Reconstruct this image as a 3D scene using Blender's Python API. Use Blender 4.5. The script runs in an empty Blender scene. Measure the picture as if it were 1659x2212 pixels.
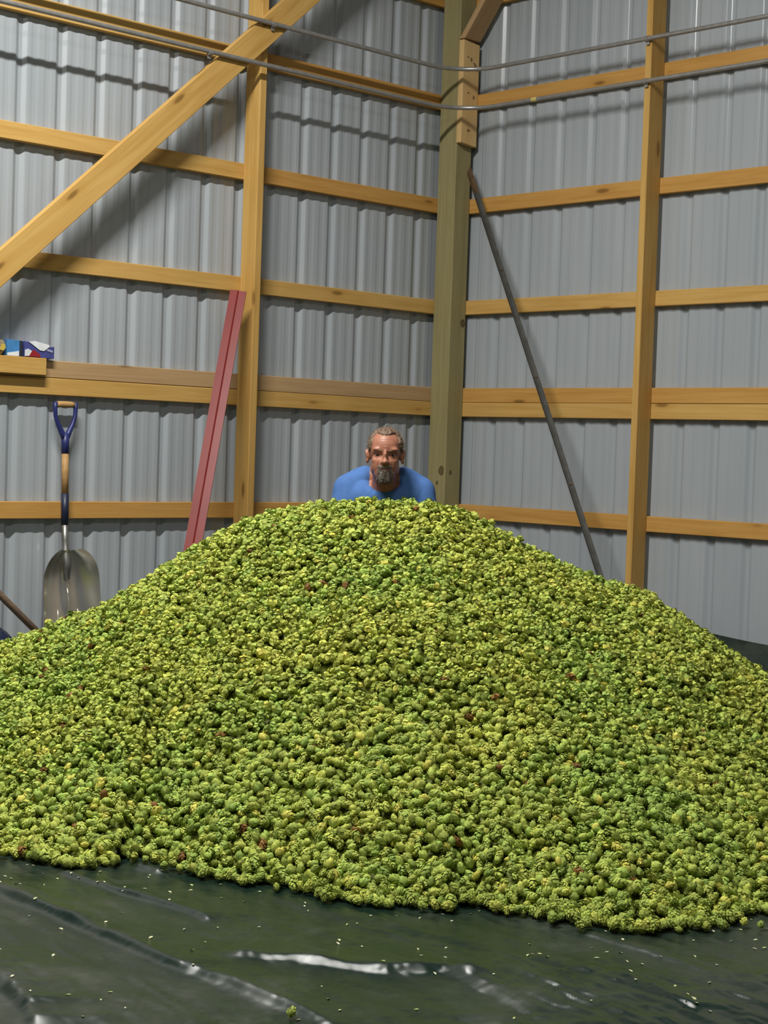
import bpy, bmesh, math, random
import numpy as np
from mathutils import Vector, Matrix

random.seed(7)
rng = np.random.default_rng(11)
scn = bpy.context.scene
COL = scn.collection

# ------------------------------------------------------------------ camera
CAM = Vector((-7.4605, -7.2342, 1.12))
CR = Vector((0.720619, -0.692507, 0.033801))
CU = Vector((0.001092, 0.049886, 0.998754))
CF = Vector((0.693331, 0.719684, -0.036705))
cd = bpy.data.cameras.new('camera')
cd.sensor_fit = 'VERTICAL'
cd.sensor_height = 24.0
cd.lens = 24.0 * 3664.2 / 2212.0
cd.clip_start = 0.05
cam = bpy.data.objects.new('camera', cd)
COL.objects.link(cam)
cam.matrix_world = Matrix(((CR.x, CU.x, -CF.x, CAM.x), (CR.y, CU.y, -CF.y, CAM.y),
                           (CR.z, CU.z, -CF.z, CAM.z), (0, 0, 0, 1)))
scn.camera = cam

# ------------------------------------------------------------------ world, lamps, exposure
w = bpy.data.worlds.new('world')
scn.world = w
w.use_nodes = True
bg = w.node_tree.nodes['Background']
bg.inputs[0].default_value = (0.93, 0.97, 1.0, 1)
bg.inputs[1].default_value = 0.085


def tube_light(name, loc, energy, length=2.4, width=0.14):
    l = bpy.data.lights.new(name, 'AREA')
    l.shape = 'RECTANGLE'
    l.size = length
    l.size_y = width
    l.energy = energy
    l.color = (1.0, 0.98, 0.935)
    o = bpy.data.objects.new(name, l)
    COL.objects.link(o)
    o.location = loc
    return o


tube_light('tube_lamp', (-4.9, -2.35, 5.1), 410)
tube_light('tube_lamp', (-6.8, -5.7, 4.8), 132)  # second lamp, added out of view as fill for the mound front

vs = scn.view_settings
vs.view_transform = 'Standard'
vs.look = 'None'
vs.gamma = 1.0
vs.use_curve_mapping = False
vs.exposure = 0.0

# floor-plane axes of the room seen from the corner: FH points to the corner, RH to its right
FH = Vector((0.693798, 0.720169, 0))
RH = Vector((0.720169, -0.693798, 0))


def uv2w(u, v, z=0.0):
    return Vector((CAM.x + v * FH.x + u * RH.x, CAM.y + v * FH.y + u * RH.y, z))


# ------------------------------------------------------------------ material helpers
def new_mat(name):
    m = bpy.data.materials.new(name)
    m.use_nodes = True
    nt = m.node_tree
    b = nt.nodes['Principled BSDF']
    return m, nt, b


def N(nt, typ, **kw):
    n = nt.nodes.new(typ)
    for k, v in kw.items():
        setattr(n, k, v)
    return n


def ramp(nt, fac, stops):
    r = N(nt, 'ShaderNodeValToRGB')
    e = r.color_ramp.elements
    while len(e) < len(stops):
        e.new(0.5)
    for i, (p, c) in enumerate(stops):
        e[i].position = p
        e[i].color = (*c, 1)
    nt.links.new(fac, r.inputs[0])
    return r.outputs[0]


def mix(nt, fac, a, b, blend='MIX'):
    m = N(nt, 'ShaderNodeMix', data_type='RGBA', blend_type=blend)
    for sock, val in ((0, fac), (6, a), (7, b)):
        if hasattr(val, 'is_linked') or hasattr(val, 'links'):
            nt.links.new(val, m.inputs[sock])
        elif sock == 0:
            m.inputs[0].default_value = val
        else:
            m.inputs[sock].default_value = (*val, 1)
    return m.outputs[2]


def noise(nt, vec, scale, detail=4, rough=0.55, dist=0.0):
    n = N(nt, 'ShaderNodeTexNoise')
    n.inputs['Scale'].default_value = scale
    n.inputs['Detail'].default_value = detail
    n.inputs['Roughness'].default_value = rough
    n.inputs['Distortion'].default_value = dist
    if vec is not None:
        nt.links.new(vec, n.inputs['Vector'])
    return n.outputs[0]


def mapping(nt, vec, scale=(1, 1, 1), loc=(0, 0, 0)):
    m = N(nt, 'ShaderNodeMapping')
    m.inputs['Scale'].default_value = scale
    m.inputs['Location'].default_value = loc
    nt.links.new(vec, m.inputs[0])
    return m.outputs[0]


def bump(nt, h, b, strength=0.3, dist=0.01):
    bn = N(nt, 'ShaderNodeBump')
    bn.inputs['Strength'].default_value = strength
    bn.inputs['Distance'].default_value = dist
    nt.links.new(h, bn.inputs['Height'])
    nt.links.new(bn.outputs[0], b.inputs['Normal'])


def objcoord(nt, rand=True):
    tc = N(nt, 'ShaderNodeTexCoord')
    v = tc.outputs['Object']
    if rand:
        oi = N(nt, 'ShaderNodeObjectInfo')
        mul = N(nt, 'ShaderNodeMath', operation='MULTIPLY')
        mul.inputs[1].default_value = 37.0
        nt.links.new(oi.outputs['Random'], mul.inputs[0])
        add = N(nt, 'ShaderNodeVectorMath', operation='ADD')
        nt.links.new(v, add.inputs[0])
        nt.links.new(mul.outputs[0], add.inputs[1])
        return v, add.outputs[0]
    return v, v


def wood(name, light, dark, knot=(0.10, 0.045, 0.012), rough=0.65, knots=True, spots=()):
    """pine board, grain along local X; spots = list of (x, y, z, r) fixed knots"""
    m, nt, b = new_mat(name)
    v0, v = objcoord(nt)
    g = noise(nt, mapping(nt, v, (1.2, 26, 26)), 1.6, 5, 0.6, 0.6)
    c = ramp(nt, g, [(0.30, dark), (0.62, light)])
    big = noise(nt, mapping(nt, v, (0.9, 3, 3)), 1.3, 2)
    c = mix(nt, 0.35, c, ramp(nt, big, [(0.3, dark), (0.7, light)]))
    if knots:
        vo = N(nt, 'ShaderNodeTexVoronoi')
        vo.inputs['Scale'].default_value = 1.0
        nt.links.new(mapping(nt, v, (2.3, 8.0, 8.0)), vo.inputs['Vector'])
        k = ramp(nt, vo.outputs['Distance'], [(0.07, (1, 1, 1)), (0.13, (0, 0, 0))])
        c = mix(nt, k, c, knot)
        k2 = ramp(nt, vo.outputs['Distance'], [(0.12, (1, 1, 1)), (0.30, (0, 0, 0))])
        kk = N(nt, 'ShaderNodeMath', operation='MULTIPLY')
        nt.links.new(k2, kk.inputs[0])
        kk.inputs[1].default_value = 0.45
        c = mix(nt, kk.outputs[0], c, dark)
    for (x, y, z, r) in spots:
        sub = N(nt, 'ShaderNodeVectorMath', operation='SUBTRACT')
        nt.links.new(v0, sub.inputs[0])
        sub.inputs[1].default_value = (x, y, z)
        ln = N(nt, 'ShaderNodeVectorMath', operation='LENGTH')
        nt.links.new(mapping(nt, sub.outputs[0], (0.75, 1, 1)), ln.inputs[0])
        nz = N(nt, 'ShaderNodeMath', operation='MULTIPLY_ADD')
        nt.links.new(noise(nt, v, 40, 2), nz.inputs[0])
        nz.inputs[1].default_value = r * 0.7
        nt.links.new(ln.outputs['Value'], nz.inputs[2])
        k = ramp(nt, nz.outputs[0], [(r * 0.75, (.75, .75, .75)), (r * 1.25, (1, 1, 1)), (r * 1.55, (0, 0, 0))])
        c = mix(nt, k, c, knot)
    nt.links.new(c, b.inputs['Base Color'])
    b.inputs['Roughness'].default_value = rough
    b.inputs['Specular IOR Level'].default_value = 0.25
    bump(nt, g, b, 0.12, 0.004)
    return m


def plain(name, col, rough=0.5, metal=0.0, var=0.15, scale=12, bmp=0.0, spec=0.5):
    m, nt, b = new_mat(name)
    v0, v = objcoord(nt)
    n = noise(nt, v, scale, 4)
    lo = tuple(x * (1 - var) for x in col)
    hi = tuple(min(1, x * (1 + var)) for x in col)
    nt.links.new(ramp(nt, n, [(0.3, lo), (0.7, hi)]), b.inputs['Base Color'])
    b.inputs['Roughness'].default_value = rough
    b.inputs['Metallic'].default_value = metal
    b.inputs['Specular IOR Level'].default_value = spec
    if bmp:
        bump(nt, n, b, bmp, 0.004)
    return m


M = {}
M['pine'] = wood('pine', (0.62, 0.39, 0.122), (0.47, 0.258, 0.060))
M['pine_orange'] = wood('pine_orange', (0.58, 0.325, 0.09), (0.44, 0.215, 0.045))
M['pine_brown'] = wood('pine_brown', (0.50, 0.33, 0.165), (0.38, 0.235, 0.11))
M['pine_pale'] = wood('pine_pale', (0.70, 0.48, 0.215), (0.60, 0.385, 0.155), knots=False,
                      spots=((0.20, 0.0, 0.019, 0.008), (0.17, -0.035, 0.019, 0.008), (0.14, 0.05, 0.019, .007),
                             (-0.02, -0.03, 0.019, 0.008), (-0.22, 0.01, 0.019, 0.007)))
M['treated'] = wood('treated_post', (0.315, 0.275, 0.13), (0.235, 0.195, 0.085), knot=(0.085, 0.055, 0.02), knots=False,
                    spots=((-1.345, -0.066, -0.04, 0.021), (-1.355, -0.02, -0.066, 0.012), (-0.455, 0.04, -0.066, 0.019),
                           (-1.42, -0.066, -0.01, 0.009)))
M['steel_pipe'] = plain('galvanised_pipe', (0.36, 0.35, 0.33), 0.33, 0.55, 0.12, 30)
M['red_paint'] = plain('red_paint', (0.205, 0.027, 0.023), 0.36, 0.0, 0.08, 6, 0.0, 0.16)
M['dark_iron'] = plain('dark_iron', (0.058, 0.056, 0.046), 0.6, 0.1, 0.35, 14, 0.2)
M['rust'] = plain('rust', (0.11, 0.06, 0.025), 0.8, 0.1, 0.4, 40, 0.3)
M['navy'] = plain('navy_plastic', (0.018, 0.026, 0.13), 0.42, 0, 0.2, 20)
M['navy_dark'] = plain('navy_dark_plastic', (0.012, 0.018, 0.045), 0.45, 0, 0.2, 20)
M['ash_wood'] = wood('ash_wood', (0.50, 0.30, 0.12), (0.34, 0.19, 0.07), knots=False, rough=0.5)
M['old_wood'] = wood('old_wood', (0.26, 0.18, 0.12), (0.14, 0.09, 0.06), knots=False, rough=0.7)
M['aluminium'] = plain('aluminium', (0.66, 0.63, 0.54), 0.27, 0.9, 0.06, 9, 0.05)
M['alu_dull'] = plain('aluminium_dull', (0.30, 0.30, 0.28), 0.42, 0.85, 0.2, 30, 0.05)
M['concrete'] = plain('concrete', (0.36, 0.35, 0.33), 0.85, 0, 0.15, 5, 0.1)
M['screw'] = plain('screw_head', (0.14, 0.12, 0.1), 0.5, 0.7, 0.2, 60)


def panel_material():
    m, nt, b = new_mat('painted_sheet_steel')
    v0, v = objcoord(nt)
    n = noise(nt, mapping(nt, v, (1.5, 1.5, 0.35)), 1.6, 4)
    c = ramp(nt, n, [(0.3, (0.335, 0.368, 0.392)), (0.7, (0.390, 0.420, 0.440))])
    d = noise(nt, v, 70, 2)
    c = mix(nt, ramp(nt, d, [(0.72, (0, 0, 0)), (0.78, (.5, .5, .5))]), c, (0.33, 0.345, 0.36))
    nt.links.new(c, b.inputs['Base Color'])
    b.inputs['Roughness'].default_value = 0.27
    b.inputs['Specular IOR Level'].default_value = 0.5
    bump(nt, noise(nt, mapping(nt, v, (1, 1, 0.25)), 7, 2), b, 0.06, 0.004)
    return m


M['panel'] = panel_material()


def tarp_material(name, base, dust):
    m, nt, b = new_mat(name)
    v0, v = objcoord(nt, False)
    n = noise(nt, mapping(nt, v, (1.6, 1.6, 1.6)), 1.7, 7, 0.65, 0.8)
    n2 = noise(nt, v, 9, 5, 0.7)
    mul = N(nt, 'ShaderNodeMath', operation='MULTIPLY')
    nt.links.new(ramp(nt, n, [(0.44, (0, 0, 0)), (0.72, (1, 1, 1))]), mul.inputs[0])
    nt.links.new(ramp(nt, n2, [(0.3, (.25, .25, .25)), (0.75, (1, 1, 1))]), mul.inputs[1])
    c = mix(nt, mul.outputs[0], base, dust)
    nt.links.new(c, b.inputs['Base Color'])
    rr = ramp(nt, mul.outputs[0], [(0.0, (0.185,) * 3), (0.6, (0.42,) * 3)])
    nt.links.new(rr, b.inputs['Roughness'])
    b.inputs['Specular IOR Level'].default_value = 0.5
    # woven-film relief
    wv = N(nt, 'ShaderNodeTexWave', wave_type='BANDS', bands_direction='X')
    wv.inputs['Scale'].default_value = 160
    wv.inputs['Distortion'].default_value = 1.0
    nt.links.new(v, wv.inputs['Vector'])
    wh = N(nt, 'ShaderNodeTexWave', wave_type='BANDS', bands_direction='Y')
    wh.inputs['Scale'].default_value = 160
    wh.inputs['Distortion'].default_value = 1.0
    nt.links.new(v, wh.inputs['Vector'])
    s = N(nt, 'ShaderNodeMath', operation='ADD')
    nt.links.new(wv.outputs['Fac'], s.inputs[0])
    nt.links.new(wh.outputs['Fac'], s.inputs[1])
    cr = noise(nt, v, 34, 5, 0.7, 1.2)
    s2 = N(nt, 'ShaderNodeMath', operation='MULTIPLY_ADD')
    nt.links.new(cr, s2.inputs[0])
    s2.inputs[1].default_value = 4.0
    nt.links.new(s.outputs[0], s2.inputs[2])
    bump(nt, s2.outputs[0], b, 0.09, 0.002)
    return m


M['tarp'] = tarp_material('green_tarp', (0.007, 0.018, 0.013), (0.044, 0.051, 0.034))
M['tarp_blue'] = tarp_material('blue_tarp', (0.012, 0.018, 0.045), (0.03, 0.04, 0.07))


def hop_material():
    m, nt, b = new_mat('hop_cone')
    a = N(nt, 'ShaderNodeVertexColor', layer_name='hop_color')
    oi = N(nt, 'ShaderNodeTexCoord')
    n = noise(nt, oi.outputs['Object'], 260, 2)
    c = mix(nt, 1.0, a.outputs['Color'], ramp(nt, n, [(0.3, (.82, .82, .78)), (0.7, (1.14, 1.14, 1.1))]), 'MULTIPLY')
    nt.links.new(c, b.inputs['Base Color'])
    b.inputs['Roughness'].default_value = 0.6
    b.inputs['Specular IOR Level'].default_value = 0.15
    b.inputs['Transmission Weight'].default_value = 0.0
    return m


M['hop'] = hop_material()


def petal_material():
    m, nt, b = new_mat('hop_petal')
    oi = N(nt, 'ShaderNodeObjectInfo')
    c = ramp(nt, oi.outputs['Random'], [(0.0, (0.42, 0.42, 0.24)), (0.6, (0.55, 0.55, 0.36)), (1.0, (0.40, 0.46, 0.12))])
    nt.links.new(c, b.inputs['Base Color'])
    b.inputs['Roughness'].default_value = 0.7
    return m


M['petal'] = petal_material()


# ------------------------------------------------------------------ object helpers
def mesh_obj(name, verts, faces, mat, parent=None, smooth=False):
    me = bpy.data.meshes.new(name)
    me.from_pydata([tuple(v) for v in verts], [], faces)
    me.materials.append(mat)
    if smooth:
        me.shade_smooth()
    me.update()
    o = bpy.data.objects.new(name, me)
    COL.objects.link(o)
    o.parent = parent
    return o


def bm_obj(name, bm, mat, parent=None, smooth=False):
    bmesh.ops.recalc_face_normals(bm, faces=bm.faces)
    me = bpy.data.meshes.new(name)
    bm.to_mesh(me)
    bm.free()
    me.materials.append(mat)
    if smooth:
        me.shade_smooth()
    o = bpy.data.objects.new(name, me)
    COL.objects.link(o)
    o.parent = parent
    return o


def empty(name, loc=(0, 0, 0)):
    o = bpy.data.objects.new(name, None)
    o.empty_display_size = 0.1
    COL.objects.link(o)
    o.location = loc
    return o


def tag(o, label=None, cat=None, group=None, kind=None):
    if label:
        o['label'] = label
    if cat:
        o['category'] = cat
    if group:
        o['group'] = group
    if kind:
        o['kind'] = kind
    return o


def axes_matrix(p, x, y):
    x = Vector(x).normalized()
    z = x.cross(Vector(y)).normalized()
    y = z.cross(x)
    return Matrix(((x.x, y.x, z.x, p[0]), (x.y, y.y, z.y, p[1]), (x.z, y.z, z.z, p[2]), (0, 0, 0, 1)))


def board(name, p0, p1, ydir, wy, wz, mat, parent=None, bevel=0.003, cuts=None):
    """timber from p0 to p1 (centre line); local X along it, local Y along ydir, size wy x wz"""
    p0, p1 = Vector(p0), Vector(p1)
    L = (p1 - p0).length
    bm = bmesh.new()
    bmesh.ops.create_cube(bm, size=1)
    for v in bm.verts:
        v.co = Vector((v.co.x * L, v.co.y * wy, v.co.z * wz))
    if cuts:
        for v in bm.verts:
            if v.co.x < 0:
                v.co.x += cuts[0] * v.co.y + cuts[2] * v.co.z
            else:
                v.co.x += cuts[1] * v.co.y + cuts[3] * v.co.z
    if bevel:
        bmesh.ops.bevel(bm, geom=list(bm.edges), offset=bevel, segments=1, affect='EDGES')
    o = bm_obj(name, bm, mat, parent)
    o.matrix_local = axes_matrix((p0 + p1) / 2, p1 - p0, ydir)
    return o


def tube_mesh(path, radii, seg=12, cap=True):
    """verts, faces of a tube along path (list of Vector) with radius per point"""
    path = [Vector(p) for p in path]
    if not hasattr(radii, '__len__'):
        radii = [radii] * len(path)
    vs_, fs_ = [], []
    up = Vector((0, 0, 1))
    t0 = (path[1] - path[0]).normalized()
    n = t0.cross(up)
    if n.length < 1e-3:
        n = t0.cross(Vector((1, 0, 0)))
    n.normalize()
    for i, p in enumerate(path):
        if i == 0:
            t = path[1] - path[0]
        elif i == len(path) - 1:
            t = path[-1] - path[-2]
        else:
            t = (path[i + 1] - path[i]).normalized() + (path[i] - path[i - 1]).normalized()
        t.normalize()
        n = (n - t * n.dot(t)).normalized()
        b = t.cross(n)
        for k in range(seg):
            a = 2 * math.pi * k / seg
            vs_.append(p + (n * math.cos(a) + b * math.sin(a)) * radii[i])
    for i in range(len(path) - 1):
        for k in range(seg):
            a, b2 = i * seg + k, i * seg + (k + 1) % seg
            fs_.append((a, b2, b2 + seg, a + seg))
    if cap:
        fs_.append(tuple(reversed(range(seg))))
        fs_.append(tuple(range((len(path) - 1) * seg, len(path) * seg)))
    return vs_, fs_


def tube(name, path, radii, mat, parent=None, seg=12):
    v, f = tube_mesh(path, radii, seg)
    o = mesh_obj(name, v, f, mat, parent, smooth=True)
    return o


# ------------------------------------------------------------------ floor
floor = mesh_obj('floor', [(-12, -12, 0), (0.06, -12, 0), (0.06, 0.06, 0), (-12, 0.06, 0),
                           (-12, -12, -.12), (0.06, -12, -.12), (0.06, 0.06, -.12), (-12, 0.06, -.12)],
                 [(0, 1, 2, 3), (7, 6, 5, 4), (0, 4, 5, 1), (1, 5, 6, 2), (2, 6, 7, 3), (3, 7, 4, 0)], M['concrete'])
tag(floor, 'bare concrete barn floor under the tarp', 'floor', kind='structure')

# ------------------------------------------------------------------ corrugated sheet walls
PITCH = 0.2286
HT = 4.7


def panel_profile(first):
    """(s, depth) over four pitches; ribs stand out from the room side, so they are grooves from inside"""
    pts = []
    for k in range(4):
        s0 = k * PITCH
        pts += [(s0 - 0.036, 0), (s0 - 0.030, 0.0016), (s0 - 0.013, 0.014), (s0 - 0.008, 0.016), (s0 + 0.008, 0.016), (s0 + 0.013, 0.014), (s0 + 0.030, 0.0016), (s0 + 0.036, 0)]
        for j in (1, 2):
            c = s0 + PITCH * (j + 0.02) / 3
            pts += [(c - 0.024, 0), (c - 0.009, 0.0021), (c + 0.009, 0.0021), (c + 0.024, 0)]
    pts.append((4 * PITCH - 0.036, 0))
    return pts


def panel_mesh():
    pr = panel_profile(0)
    v, f = [], []
    n = len(pr)
    for t in (0.0, 0.0007):
        for (s, d) in pr:
            for z in (0.0, HT):
                v.append((s, d + t, z))
    for i in range(n - 1):
        a = 2 * i
        f.append((a, a + 1, a + 3, a + 2))
        b = 2 * n + a
        f.append((b, b + 2, b + 3, b + 1))
    me = bpy.data.meshes.new('metal_panel')
    me.from_pydata(v, [], f)
    me.materials.append(M['panel'])
    me.update()
    return me


PM = panel_mesh()
wall_left = tag(empty('wall_left'), 'left barn wall of pale grey ribbed metal sheets on yellow pine girts', 'wall', kind='structure')
wall_right = tag(empty('wall_right'), 'right barn wall of grey ribbed metal sheets on yellow pine girts', 'wall', kind='structure')
# left wall: local s runs along -x
for k in range(6):
    o = bpy.data.objects.new('metal_panel', PM)
    COL.objects.link(o)
    o.parent = wall_left
    s0 = -0.262 + PITCH - k * 4 * PITCH
    if k == 0:
        s0 = -0.262 + PITCH
    o.matrix_local = Matrix(((-1, 0, 0, s0), (0, 1, 0, 0.0385 + 0.0005 * (k % 2)), (0, 0, 1, 0.0), (0, 0, 0, 1)))
    o = bpy.data.objects.new('metal_panel', PM)
    COL.objects.link(o)
    o.parent = wall_right
    s0 = -0.356 + PITCH - k * 4 * PITCH
    o.matrix_local = Matrix(((0, 1, 0, 0.0385 + 0.0005 * (k % 2)), (-1, 0, 0, s0), (0, 0, 1, 0.0), (0, 0, 0, 1)))
# folded corner flashing closing the two sheets
mesh_obj('corner_flashing', [(-0.13, 0.0375, 0), (0.0375, 0.0375, 0), (0.0375, -0.2, 0),
                             (-0.13, 0.0375, HT), (0.0375, 0.0375, HT), (0.0375, -0.2, HT)],
         [(0, 1, 4, 3), (1, 2, 5, 4)], M['panel'], wall_right)

# girts: (z bottom, z top)
XL, YR = -5.3, -5.3
GT = 0.038


def girt(wall, z0, z1, s0, s1, mat, off=0.0):
    zc, h = (z0 + z1) / 2, z1 - z0
    if wall is wall_left:
        return board('girt', (s0, GT / 2 - off, zc), (s1, GT / 2 - off, zc), (0, 0, 1), h, GT - 0.0005, M[mat], wall)
    return board('girt', (GT / 2 - off, s0, zc), (GT / 2 - off, s1, zc), (0, 0, 1), h, GT - 0.0005, M[mat], wall)


GZ = [(0.720, 0.806), (1.335, 1.420), (1.421, 1.507), (1.949, 2.034), (2.556, 2.644), (3.176, 3.264), (3.786, 3.874)]
for i, (a, b_) in enumerate(GZ):
    ml = ['pine', 'pine', 'pine_brown', 'pine', 'pine_orange', 'pine_orange', 'pine_orange'][i]
    mr = ['pine_orange', 'pine', 'pine_orange', 'pine', 'pine_orange', 'pine_orange', 'pine_orange'][i]
    if i == 0:
        ml = 'pine_orange'
    # joints fall on the studs
    girt(wall_left, a, b_, -0.004, -1.610, ml)
    girt(wall_left, a, b_ - 0.001, -1.611, XL, ['pine_orange', 'pine', 'pine_brown', 'pine', 'pine', 'pine', 'pine'][i])
    girt(wall_right, a, b_, -0.004, -1.540, mr)
    girt(wall_right, a, b_ - 0.001, -1.541, YR, mr)
for wl in (wall_left, wall_right):
    girt(wl, 0.004, 0.09, 0.0, XL, 'treated')

# studs on edge
SD = 0.12


def stud(wall, s0, s1, mat='pine'):
    if wall is wall_left:
        return board('stud', ((s0 + s1) / 2, -SD / 2, 0.0), ((s0 + s1) / 2, -SD / 2, HT), (0, 1, 0), SD, abs(s1 - s0), M[mat], wall)
    return board('stud', (-SD / 2, (s0 + s1) / 2, 0.0), (-SD / 2, (s0 + s1) / 2, HT), (1, 0, 0), SD, abs(s1 - s0), M[mat], wall)


stud(wall_left, -1.634, -1.588)
stud(wall_left, -3.964, -3.918)
stud(wall_right, -1.560, -1.519)
stud(wall_right, -3.86, -3.82)

# shelf board nailed in front of the double girt
tag(board('ledge_board', (-2.866, -0.0195, 1.4705), (-4.4, -0.0195, 1.4705), (0, 0, 1), 0.084, 0.038, M['pine'], None),
    'short yellow pine board nailed on the double girt, holding the boxes', 'board')

# ------------------------------------------------------------------ corner post with block and knee brace
post = tag(empty('corner_post', (-0.0675, -0.0725, 0)), 'thick greenish treated corner post between the two walls', 'post')
PO = Vector((-0.0675, -0.0725, 0))
board('post_timber', (0, 0, 0), (0, 0, HT), (1, 0, 0), 0.135, 0.145, M['treated'], post, bevel=0.005)
blk = board('support_block', Vector((-0.070, -0.1645, 2.955)) - PO, Vector((-0.070, -0.1645, 3.562)) - PO, (-1, 0, 0), 0.137, 0.038,
            M['pine_pale'], post, bevel=0.002, cuts=(0.10, 0.10, 0, 0))
blk['label'] = 'pale pine block nailed to the post'
kd = Vector((0, -0.36, 0.46)).normalized()
kp = Vector((-0.070, -0.1645, 3.575)) - PO
kn = board('knee_brace', kp, kp + kd * 1.3, (-1, 0, 0), 0.137, 0.038, M['pine_brown'], post, bevel=0.002,
           cuts=(0.0, 0.0, 0.8, 0))
kn['label'] = 'slanting brace rising from the block'
for (dx, z) in ((0.02, 3.44), (-0.03, 3.47), (0.05, 3.40), (-0.02, 3.26), (0.0, 3.04)):
    v, f = tube_mesh([Vector((-0.07 + dx, -0.1845, z)) - PO, Vector((-0.07 + dx, -0.1862, z)) - PO], 0.0045, 8)
    mesh_obj('nail_head', v, f, M['screw'], post)

# ------------------------------------------------------------------ diagonal brace on the left wall
bd = Vector((1.78, 0, 1.594)).normalized()
bc = Vector((-2.515, -SD - 0.020, 2.535))
brace = board('diagonal_brace', bc - bd * 2.0, bc + bd * 2.3, (0, 0, 1), 0.137, 0.038, M['pine'])
tag(brace, 'long yellow pine plank slanting across the left wall', 'brace')

# ------------------------------------------------------------------ conduits
def conduit(z, label, sticker=False):
    r = 0.0128
    root = tag(empty('conduit', (0, 0, z)), label, 'pipe', 'steel conduits round the corner')
    yl, xr = -(SD + 0.040 + r + 0.002), -(SD + r + 0.004)
    R = 0.27
    path = [Vector((-5.2, yl, 0.02)), Vector((-3.5, yl, 0.012)), Vector((-1.7, yl, 0.004))]
    c = Vector((xr - R, yl - R, 0))
    for k in range(13):
        a = math.pi / 2 * (1 - k / 12)
        path.append(c + Vector((math.cos(a) * R, math.sin(a) * R, 0)))
    path += [Vector((xr, -2.2, 0.0)), Vector((xr, -5.2, 0.012))]
    tube('pipe', path, r, M['steel_pipe'], root, 12)
    for (px, py, ax) in ((-2.02 if z < 3.25 else -1.60, yl, 'x'), (xr, -1.54, 'y')):
        d = Vector((0.012, 0, 0)) if ax == 'x' else Vector((0, 0.012, 0))
        out = Vector((0, 0.014, 0)) if ax == 'x' else Vector((0.014, 0, 0))
        bm = bmesh.new()
        v, f = tube_mesh([Vector((px, py, 0)) - d, Vector((px, py, 0)) + d], r + 0.0025, 12)
        vv = [bm.verts.new(q) for q in v]
        for q in f:
            bm.faces.new([vv[i] for i in q])
        # nailing ear
        mat = Matrix.Translation(Vector((px, py, -0.020)) + out * 0.5) @ Matrix.Diagonal(
            (0.022 if ax == 'x' else 0.003, 0.003 if ax == 'x' else 0.022, 0.022, 1))
        bmesh.ops.create_cube(bm, size=1, matrix=mat)
        bm_obj('strap', bm, M['steel_pipe'], root)
    if sticker:
        v, f = tube_mesh([Vector((xr, -0.735, 0)), Vector((xr, -0.775, 0))], r + 0.0008, 12)
        s = mesh_obj('paper_band', v, f, plain('yellow_paper', (0.62, 0.5, 0.16), 0.6), root)
        s['label'] = 'yellow paper band on the pipe'
    return root


conduit(3.368, 'upper of the two steel conduits bent round the barn corner')
conduit(3.142, 'lower steel conduit bent round the corner, just below a girt', True)

# ------------------------------------------------------------------ red metal channel leaning on the stud
def red_channel():
    top = Vector((-1.755, -0.137, 1.940))
    bot = Vector((-2.476, -0.60, 0.012))
    d = (bot - top).normalized()
    side = RH - d * RH.dot(d)
    side.normalize()
    front = d.cross(side).normalized()
    if front.dot(FH) > 0:
        front = -front
    prof = [(-0.043, -0.012), (-0.043, 0.0), (-0.004, 0.004), (0.004, -0.003), (0.043, 0.0), (0.043, -0.012)]
    v, f = [], []
    n = len(prof)
    off = Vector((0, 0, 0))
    for t in (0, 0.0016):
        for P in (top, bot):
            for (a, b_) in prof:
                v.append(P - top + side * a + front * (b_ - t))
    for i in range(n - 1):
        f.append((i, i + 1, n + i + 1, n + i))
        f.append((2 * n + i, 3 * n + i, 3 * n + i + 1, 2 * n + i + 1))
        f.append((i, 2 * n + i, 2 * n + i + 1, i + 1))
        f.append((n + i, n + i + 1, 3 * n + i + 1, 3 * n + i))
    for i in (0, n - 1):
        f.append((i, n + i, 3 * n + i, 2 * n + i))
    base = bot
    v = [q + top - base for q in v]
    o = mesh_obj('metal_trim_strip', v, f, M['red_paint'])
    o.location = base
    return tag(o, 'long red metal trim strip with a centre rib, leaning on the left stud', 'trim strip')


red_channel()

# ------------------------------------------------------------------ dark iron bar leaning on the corner post
def iron_bar():
    top = Vector((-0.060, -0.168, 2.838))
    bot = Vector((-0.600, -1.970, 0.010))
    L = (top - bot).length
    root = tag(empty('angle_iron', bot), 'long dark angle iron bar leaning from floor up to the corner post', 'iron bar')
    d = (top - bot).normalized()
    side = (RH - d * RH.dot(d)).normalized()
    front = side.cross(d).normalized()
    if front.dot(FH) > 0:
        front = -front
    w_, t_ = 0.035, 0.004

    def seg(name, a, b_, mat, tip=0.0):
        prof = [(-w_ / 2, 0), (w_ / 2, 0), (w_ / 2, t_), (-w_ / 2 + t_, t_), (-w_ / 2 + t_, w_ * 0.9), (-w_ / 2, w_ * 0.9)]
        v, f = [], []
        n = len(prof)
        for k, s in enumerate((a, b_)):
            for (x, y) in prof:
                ss = s - (tip * (w_ / 2 - x) / w_ if k == 1 else 0)
                v.append(d * ss + side * x + front * y)
        for i in range(n):
            f.append((i, (i + 1) % n, n + (i + 1) % n, n + i))
        f.append(tuple(reversed(range(n))))
        f.append(tuple(range(n, 2 * n)))
        return mesh_obj(name, v, f, mat, root)
    seg('bar', 0, L - 0.22, M['dark_iron'])
    e = seg('bar_end', L - 0.22, L, M['rust'], 0.07)
    e['label'] = 'rusty upper end of the bar'
    for s in (0.42, 1.15, 1.85, 2.6):
        q = d * s + front * (t_ + 0.001)
        v, f = tube_mesh([q, q + front * 0.004], 0.007, 8)
        mesh_obj('rivet', v, f, M['rust'], root)


iron_bar()

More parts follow.
